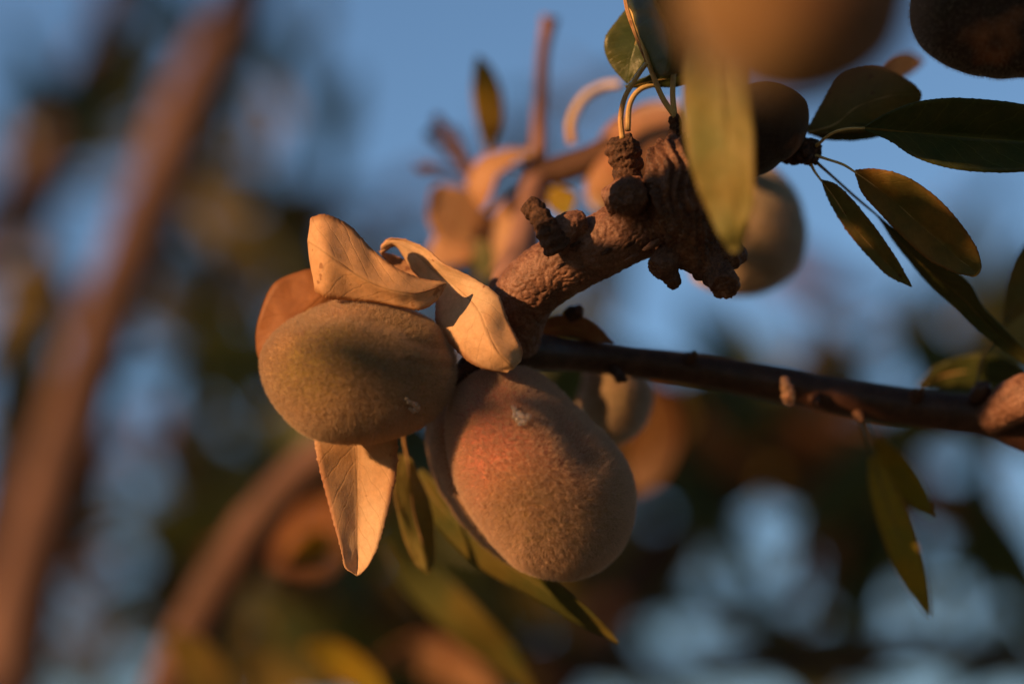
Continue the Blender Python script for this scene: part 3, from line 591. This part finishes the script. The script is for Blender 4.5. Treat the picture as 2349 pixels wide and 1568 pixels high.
# ------------------------------------------------------------------ blurred shoot behind, top middle
ZO[0] = 28.0
bs = empty('almond_spur_shoot', P(1235, 400, 60), 'blurred upright pinkish twig with orange leaves behind the branch', 'shoot')
tube_obj('bark', [(1175, 680, 14, 60), (1195, 590, 28, 44), (1212, 500, 46, 34), (1232, 410, 60, 30), (1238, 330, 62, 20), (1240, 230, 62, 16), (1246, 130, 62, 15), (1258, 62, 62, 18), (1262, 40, 62, 22)], M['bark_pink'], bs, 18, n=100, wob=.1, wfreq=150)
tube_obj('side_twig', [(1228, 405, 60, 30), (1290, 388, 58, 34), (1350, 368, 54, 34), (1420, 330, 50, 26)], M['bark_dark'], bs, 16, wob=.2, wfreq=250)
sleaf(bs, [(1118, 345, 62), (1122, 290, 62), (1118, 220, 62), (1108, 165, 62), (1096, 128, 62)], [4, 26, 34, 22, 3], M['leaf_yellow'], tilt=1, wav=.3, label='upright yellow green leaf', seed=25, petiole=[(1200, 395, 60), (1140, 380, 62)])
sleaf(bs, [(1225, 350, 58), (1170, 360, 58), (1120, 385, 58), (1100, 430, 58), (1110, 480, 58)], [6, 18, 30, 30, 6], M['leaf_brown'], tilt=3, wav=.3, label='arching orange leaf', seed=26)
sleaf(bs, [(1090, 560, 62), (1060, 520, 62), (1030, 470, 62), (1000, 425, 62)], [16, 56, 56, 12], M['leaf_tan'], tilt=2, wav=.3, label='oval orange leaf', seed=27)
sleaf(bs, [(1180, 560, 66), (1110, 540, 66), (1040, 560, 66), (980, 610, 66)], [20, 50, 50, 14], M['leaf_brown'], tilt=2, wav=.3, seed=28)
sleaf(bs, [(1200, 430, 64), (1170, 500, 64), (1130, 580, 64), (1100, 640, 64)], [10, 40, 40, 8], M['leaf_brown'], tilt=2, wav=.3, seed=29)
sleaf(bs, [(1105, 550, 56), (1108, 590, 56), (1112, 640, 56)], [10, 26, 10], M['leaf_green'], tilt=1, wav=.1, seed=31)
sleaf(bs, [(1270, 430, 44), (1290, 460, 44), (1300, 500, 44)], [12, 36, 8], M['leaf_yellow'], tilt=1, wav=.1, seed=32)
tube_obj('petiole', [(1315, 330, 40, 12), (1312, 280, 40, 12), (1340, 225, 40, 11), (1385, 198, 40, 10), (1425, 192, 38, 8)], M['stalk'], bs, 10, n=40)
for k, (x, y) in enumerate([(985, 305), (1000, 275), (1030, 300), (1045, 345), (965, 372), (1060, 380)]):
    tube_obj('bud', [(1090, 410, 72, 8), ((x + 1090) / 2, (y + 400) / 2, 74, 8), (x + 8, y + 8, 76, 14), (x, y, 76, 17)], M['bark_pink'], bs, 10, wob=.2, wfreq=200)
ZO[0] = 105.0
# large brownish leaf blurred behind the lowest fruit
sleaf(br, [(1455, 860, 60), (1490, 930, 62), (1500, 1000, 64), (1480, 1080, 66), (1450, 1130, 66)], [20, 62, 66, 46, 8], M['leaf_umber'], tilt=3, wav=.3, label='rust brown blurred leaf behind the lowest fruit', seed=33)

ZO[0] = 0.0
# ------------------------------------------------------------------ background branches, each with its own leaves
def blade_mesh(name, m, L, W, bend, fold):
    V, F, uv = [], [], []
    n, h = 9, 2
    for i in range(n):
        v = i / (n - 1); w = W * math.sin(math.pi * v ** .85) ** .8 * .5 + .0001
        for j in range(-h, h + 1):
            u = j / h
            V.append(Vector((u * w, v * L, abs(u) * w * fold - bend * L * v * v + .001 * noise.noise(Vector((u, v * 4, L * 100))))))
            uv.append((.5 + .5 * u, v))
    for i in range(n - 1):
        for j in range(2 * h): a = i * 5 + j; F.append((a, a + 1, a + 6, a + 5))
    me = bpy.data.meshes.new(name); me.from_pydata([tuple(v) for v in V], [], F); me.polygons.foreach_set('use_smooth', [True] * len(F))
    l = me.uv_layers.new(name='UVMap')
    for lp in me.loops: l.data[lp.index].uv = uv[lp.vertex_index]
    me.materials.append(m); return me
bl = {}
for k, mk in (('g', 'leaf_green'), ('o', 'leaf_olive'), ('y', 'leaf_yellow'), ('r', 'leaf_rust'), ('t', 'leaf_brown')):
    bl[k] = [blade_mesh('leaf_blade', M[mk], .062 + .014 * i, .019 + .004 * i, .15 + .15 * i, .3) for i in range(3)]
def bleaf(parent, vx, vy, dz, kind, rng=random):
    me = rng.choice(bl[kind]); o = bpy.data.objects.new('leaf', me)
    # almond leaves droop: the blade points down and outwards
    d = (Vector((rng.gauss(0, .8), rng.gauss(0, .6), rng.gauss(-.45, .7)))).normalized()
    q = d.to_track_quat('Y', 'Z').to_matrix().to_4x4() @ Matrix.Rotation(rng.uniform(0, 6.28), 4, 'Y')
    q.translation = P(vx, vy, dz) - d * .035
    o.matrix_world = q
    link(o, parent); o.matrix_world = q
    return o
def limb(name, label, path, m, group='blurred background branches', cat='branch', **kw):
    root = empty(name, P(*path[len(path) // 2][:3]), label, cat, group)
    tube_obj('bark', path, m, root, 22, n=90, wob=.12, wfreq=45, **kw)
    return root
limbs = {
 'diag': limb('background_branch', 'thick blurred branch slanting from the top edge down to the bottom left corner', [(640, -160, 560, 50), (545, 20, 545, 58), (460, 190, 530, 64), (380, 400, 520, 68), (310, 570, 510, 68), (235, 770, 500, 70), (165, 980, 490, 72), (105, 1180, 480, 76), (55, 1380, 470, 80), (10, 1600, 460, 84), (-40, 1800, 450, 88)], M['bark_back']),
 'low': limb('background_branch', 'blurred reddish branch rising from the bottom edge to behind the sideways fruit', [(370, 1720, 250, 64), (405, 1560, 240, 62), (450, 1440, 230, 60), (520, 1320, 220, 58), (590, 1210, 205, 56), (660, 1120, 190, 52), (740, 1050, 170, 48), (900, 950, 130, 40), (1120, 850, 70, 38), (1180, 810, 30, 38)], M['bark_back']),
 'edge': limb('background_branch', 'blurred branch along the left edge', [(170, 330, 900, 20), (110, 480, 880, 26), (62, 650, 860, 32), (34, 830, 840, 38), (8, 1020, 820, 44), (-30, 1300, 800, 50), (-90, 1700, 780, 56)], M['bark_back']),
 'thin': limb('background_branch', 'thin faint grey branch crossing the sky in the top left corner', [(300, -120, 900, 40), (250, 20, 880, 40), (190, 180, 860, 42), (120, 320, 840, 44), (40, 450, 820, 46), (-80, 640, 800, 48)], M['bark_back']),
 'up': limb('background_branch', 'faint distant branch with scattered leaves behind the upright pinkish twig', [(1900, -200, 1500, 20), (1650, 50, 1450, 22), (1350, 250, 1400, 24), (1000, 420, 1350, 26), (700, 520, 1300, 28), (400, 640, 1250, 30)], M['bark_back']),
 'right': limb('background_branch', 'reddish blurred branch low behind the right of the lowest fruit', [(2500, 760, 620, 34), (2250, 880, 600, 40), (2000, 1000, 580, 46), (1760, 1090, 560, 50), (1560, 1230, 540, 52), (1380, 1420, 520, 54), (1250, 1640, 500, 56)], M['bark_back']),
 'base': limb('background_branch', 'leafy blurred branch crossing low under the hanging leaves', [(2550, 1600, 520, 40), (2200, 1500, 500, 40), (1850, 1520, 480, 38), (1500, 1540, 470, 38), (1150, 1480, 460, 36), (850, 1380, 450, 34), (600, 1300, 440, 30)], M['bark_twig']),
}
COV = [  # share of sky covered, by region, and which leaves grow there
 [.15,.60,.55,.25,.00,.00,.35,.30,.20,.00,.00,.00],
 [.45,.65,.65,.65,.25,.10,.50,.30,.10,.00,.00,.00],
 [.45,.45,.65,.70,.45,.30,.35,.30,.25,.20,.30,.30],
 [.75,.30,.60,.80,.60,.45,.40,.40,.35,.50,.62,.60],
 [.80,.30,.60,.85,.80,.60,.60,.75,.80,.60,.50,.60],
 [.85,.65,.90,.90,.85,.80,.80,.95,.95,.92,.82,.35],
 [.85,.70,.82,.90,.88,.90,.92,.80,.35,.55,.75,.90],
 [.80,.60,.85,.85,.80,.85,.80,.50,.55,.75,.22,.70]]
KIND = ['ggggggggo', 'gggoo', 'ggggogro', 'gggogor', 'ggggogr', 'ggggror', 'ggggogr', 'gggoogor']
GAPS = [(1720, 1230, 130), (2280, 1120, 130), (2230, 1440, 140), (370, 880, 130), (1560, 1530, 90), (200, 600, 90), (1600, 690, 150), (1950, 640, 120), (120, 1500, 60), (1300, 80, 200), (900, 250, 260), (60, 150, 130)]
rg = random.Random(11)
count = 0
for r_, row in enumerate(COV):
    for c_, cv in enumerate(row):
        nn = -math.log(1 - min(cv, .97)) * (6.5 if c_ < 6 else 4.6)
        k = int(nn) + (rg.random() < nn - int(nn))
        for _ in range(k):
            vx = (c_ + rg.random()) * 195.75; vy = (r_ + rg.random()) * 196
            if r_ <= 2 and c_ >= 4: par, dz = 'up', rg.uniform(1200, 1900)
            elif r_ <= 1: par, dz = rg.choice([('thin', rg.uniform(800, 1400)), ('diag', rg.uniform(600, 1100))])
            elif c_ <= 1: par, dz = rg.choice([('edge', rg.uniform(800, 1400)), ('diag', rg.uniform(700, 1200))])
            elif c_ <= 4: par, dz = rg.choice([('diag', rg.uniform(800, 1400)), ('low', rg.uniform(550, 900)), ('base', rg.uniform(700, 1200))]) if r_ > 3 else ('diag', rg.uniform(800, 1400))
            elif r_ >= 6: par, dz = 'base', rg.uniform(480, 1000)
            else: par, dz = 'right', rg.uniform(480, 1000)
            if any(math.hypot(vx - gx, vy - gy) < gr for gx, gy, gr in GAPS) and rg.random() < .85: continue
            if r_ >= 4 and c_ >= 4 and rg.random() < .12: par, dz = ('right' if r_ < 6 else 'base'), rg.uniform(400, 520)
            bleaf(limbs[par], vx, vy, dz, rg.choice(KIND[r_]), rg); count += 1
# a few nearer leaves of the lower branches
for pts, w, mk in [([(880, 1240, 110), (960, 1320, 105), (1060, 1420, 100), (1150, 1500, 100), (1240, 1600, 100)], [12, 42, 46, 34, 4], 'leaf_deep'), ([(700, 1480, 140), (760, 1500, 140), (840, 1560, 140), (900, 1640, 140)], [6, 34, 34, 10], 'leaf_yellow'),
                   ([(380, 1450, 170), (440, 1500, 170), (480, 1570, 170), (500, 1660, 170)], [6, 44, 50, 20], 'leaf_olive'), ([(660, 1280, 180), (720, 1250, 180), (760, 1220, 180)], [8, 34, 8], 'leaf_yellow'), ([(860, 1520, 200), (960, 1500, 200), (1060, 1540, 200), (1140, 1600, 200)], [10, 44, 44, 10], 'leaf_brown')]:
    sleaf(limbs['low'], pts, w, M[mk], tilt=4, wav=.4, rib=False, seed=pts[0][0], n=24)

# far orchard foliage: one mass nobody could count, low behind everything
V, F = [], []
for i in range(2600):
    dz = rg.uniform(3500, 9000); z = FOC + dz * .001
    vx = rg.uniform(-900, 3300); t = abs(rg.gauss(0, 1)); vy = 1750 - t * 330 - 200 * noise.noise(Vector((vx * .002, dz * .001, 0))) - (330 if vx < 1300 else 120) * noise.noise(Vector((vx * .0035, 7, 0)))
    c = P(vx, vy, dz); s = .045
    a = Vector((rg.gauss(0, 1), rg.gauss(0, 1), rg.gauss(0, 1))).normalized(); b = a.orthogonal().normalized()
    o = len(V); V += [c - a * s, c + b * s * .3, c + a * s, c - b * s * .3]; F.append((o, o + 1, o + 2, o + 3))
mesh_obj('distant_foliage', V, F, M['leaf_green'], None, False, [(0.5, 0.5)] * len(V), label='dark green mass of far orchard foliage low in the background', cat='foliage', kind='stuff')

# unseen canopy added round the viewer to screen the sky and dapple the sun
lit = [((1490, 190, -1), .02), ((860, 600, -3), .034), ((1090, 1060, -6), .030), ((1120, 1200, -6), .024), ((1300, 580, 0), .026), ((820, 1160, 3), .026), ((1110, 720, 0), .024), ((690, 850, -6), .026), ((640, 720, 12), .02), ((1430, 380, -3), .022), ((1560, 380, 0), .016),
       ((1450, 320, 36), .03), ((1050, 470, 88), .018), ((1150, 370, 88), .015), ((1240, 200, 60), .02), ((1640, 60, -118), .03), ((1640, 300, -40), .022), ((350, 440, 515), .07), ((560, 1250, 210), .05), ((230, 800, 500), .05), ((90, 1250, 475), .04), ((2330, 925, 18), .010), ((2180, 560, 3), .012), ((2110, 1250, 38), .02)]
lit = [(P(*a), r) for a, r in lit]
def add_quad(V, F, c, a, b, L_, W_):
    o = len(V); V += [c - a * L_, c - a * L_ * .3 + b * W_, c + a * L_ * .4 + b * W_ * .8, c + a * L_, c + a * L_ * .4 - b * W_ * .8, c - a * L_ * .3 - b * W_]; F.append(tuple(range(o, o + 6)))
V, F = [], []
foc_c = P(1174, 784, 0)
for i in range(27000):
    q = Vector((rg.uniform(-2.2, 2.0), rg.uniform(-.9, 1.7), -rg.uniform(-1.5, 2.6)))
    if q.z < 0 and abs(q.x) < .2118 * 1.25 * -q.z + .05 and abs(q.y) < .1412 * 1.3 * -q.z + .05: continue
    w = LOC + RM @ q
    if (w - foc_c).length < .24 or q.length < .30: continue
    bad = False
    for t, r in lit:
        d = w - t; k = d.dot(SUN)
        if k > 0 and (d - SUN * k).length < r + .018: bad = True; break
    if bad: continue
    a = Vector((rg.gauss(0, 1), rg.gauss(0, 1), rg.gauss(-.4, 1))).normalized(); b = a.cross(Vector((rg.gauss(0, 1), rg.gauss(0, 1), rg.gauss(0, 1)))).normalized()
    add_quad(V, F, w, a, b, .045, .017)
mesh_obj('shade_canopy', V, F, M['leaf_green'], None, False, [(0.5, 0.5)] * len(V), label='unseen green canopy added beyond the frame to screen sky and sun', cat='foliage', kind='stuff')
# unseen leaves added towards the sun to shade the twig, shoot, stump and fruits
V, F = [], []
for (x, y, z), s_, L_, W_ in [((2130, 945, 28), .25, .007, .005), ((2240, 960, 28), .25, .007, .005),
        ((1780, 290, 4), .26, .014, .011), ((1870, 345, 6), .25, .010, .007), ((2160, 30, -6), .24, .026, .014), ((2330, 50, -6), .25, .026, .016), ((2120, 290, 2), .24, .013, .006), ((2290, 330, 2), .25, .014, .0055), ((2050, 230, 13), .26, .012, .006),
        ((1640, 600, -3), .27, .008, .007), ((1600, 535, -4), .3, .008, .007), ((1750, 540, 36), .25, .018, .010), ((2060, 500, 3), .24, .012, .005), ((2150, 690, 12), .25, .018, .005),
        ((910, 850, -9), .8, .009, .0055), ((1385, 975, 0), .3, .005, .0025)]:
    c = P(x, y, z) + SUN * s_
    a = SUN.cross(Vector((rg.gauss(0, .3), rg.gauss(0, .3), 1))).normalized(); a = (a + SUN * rg.uniform(-.3, .3)).normalized()
    b = a.cross(SUN).normalized()
    add_quad(V, F, c, a, b, L_, W_)
mesh_obj('shading_leaves', V, F, M['leaf_olive'], None, False, [(0.5, 0.5)] * len(V), label='unseen leaves added on the sunny side to cast shade', cat='foliage', kind='stuff')
print('LEAVES', count)
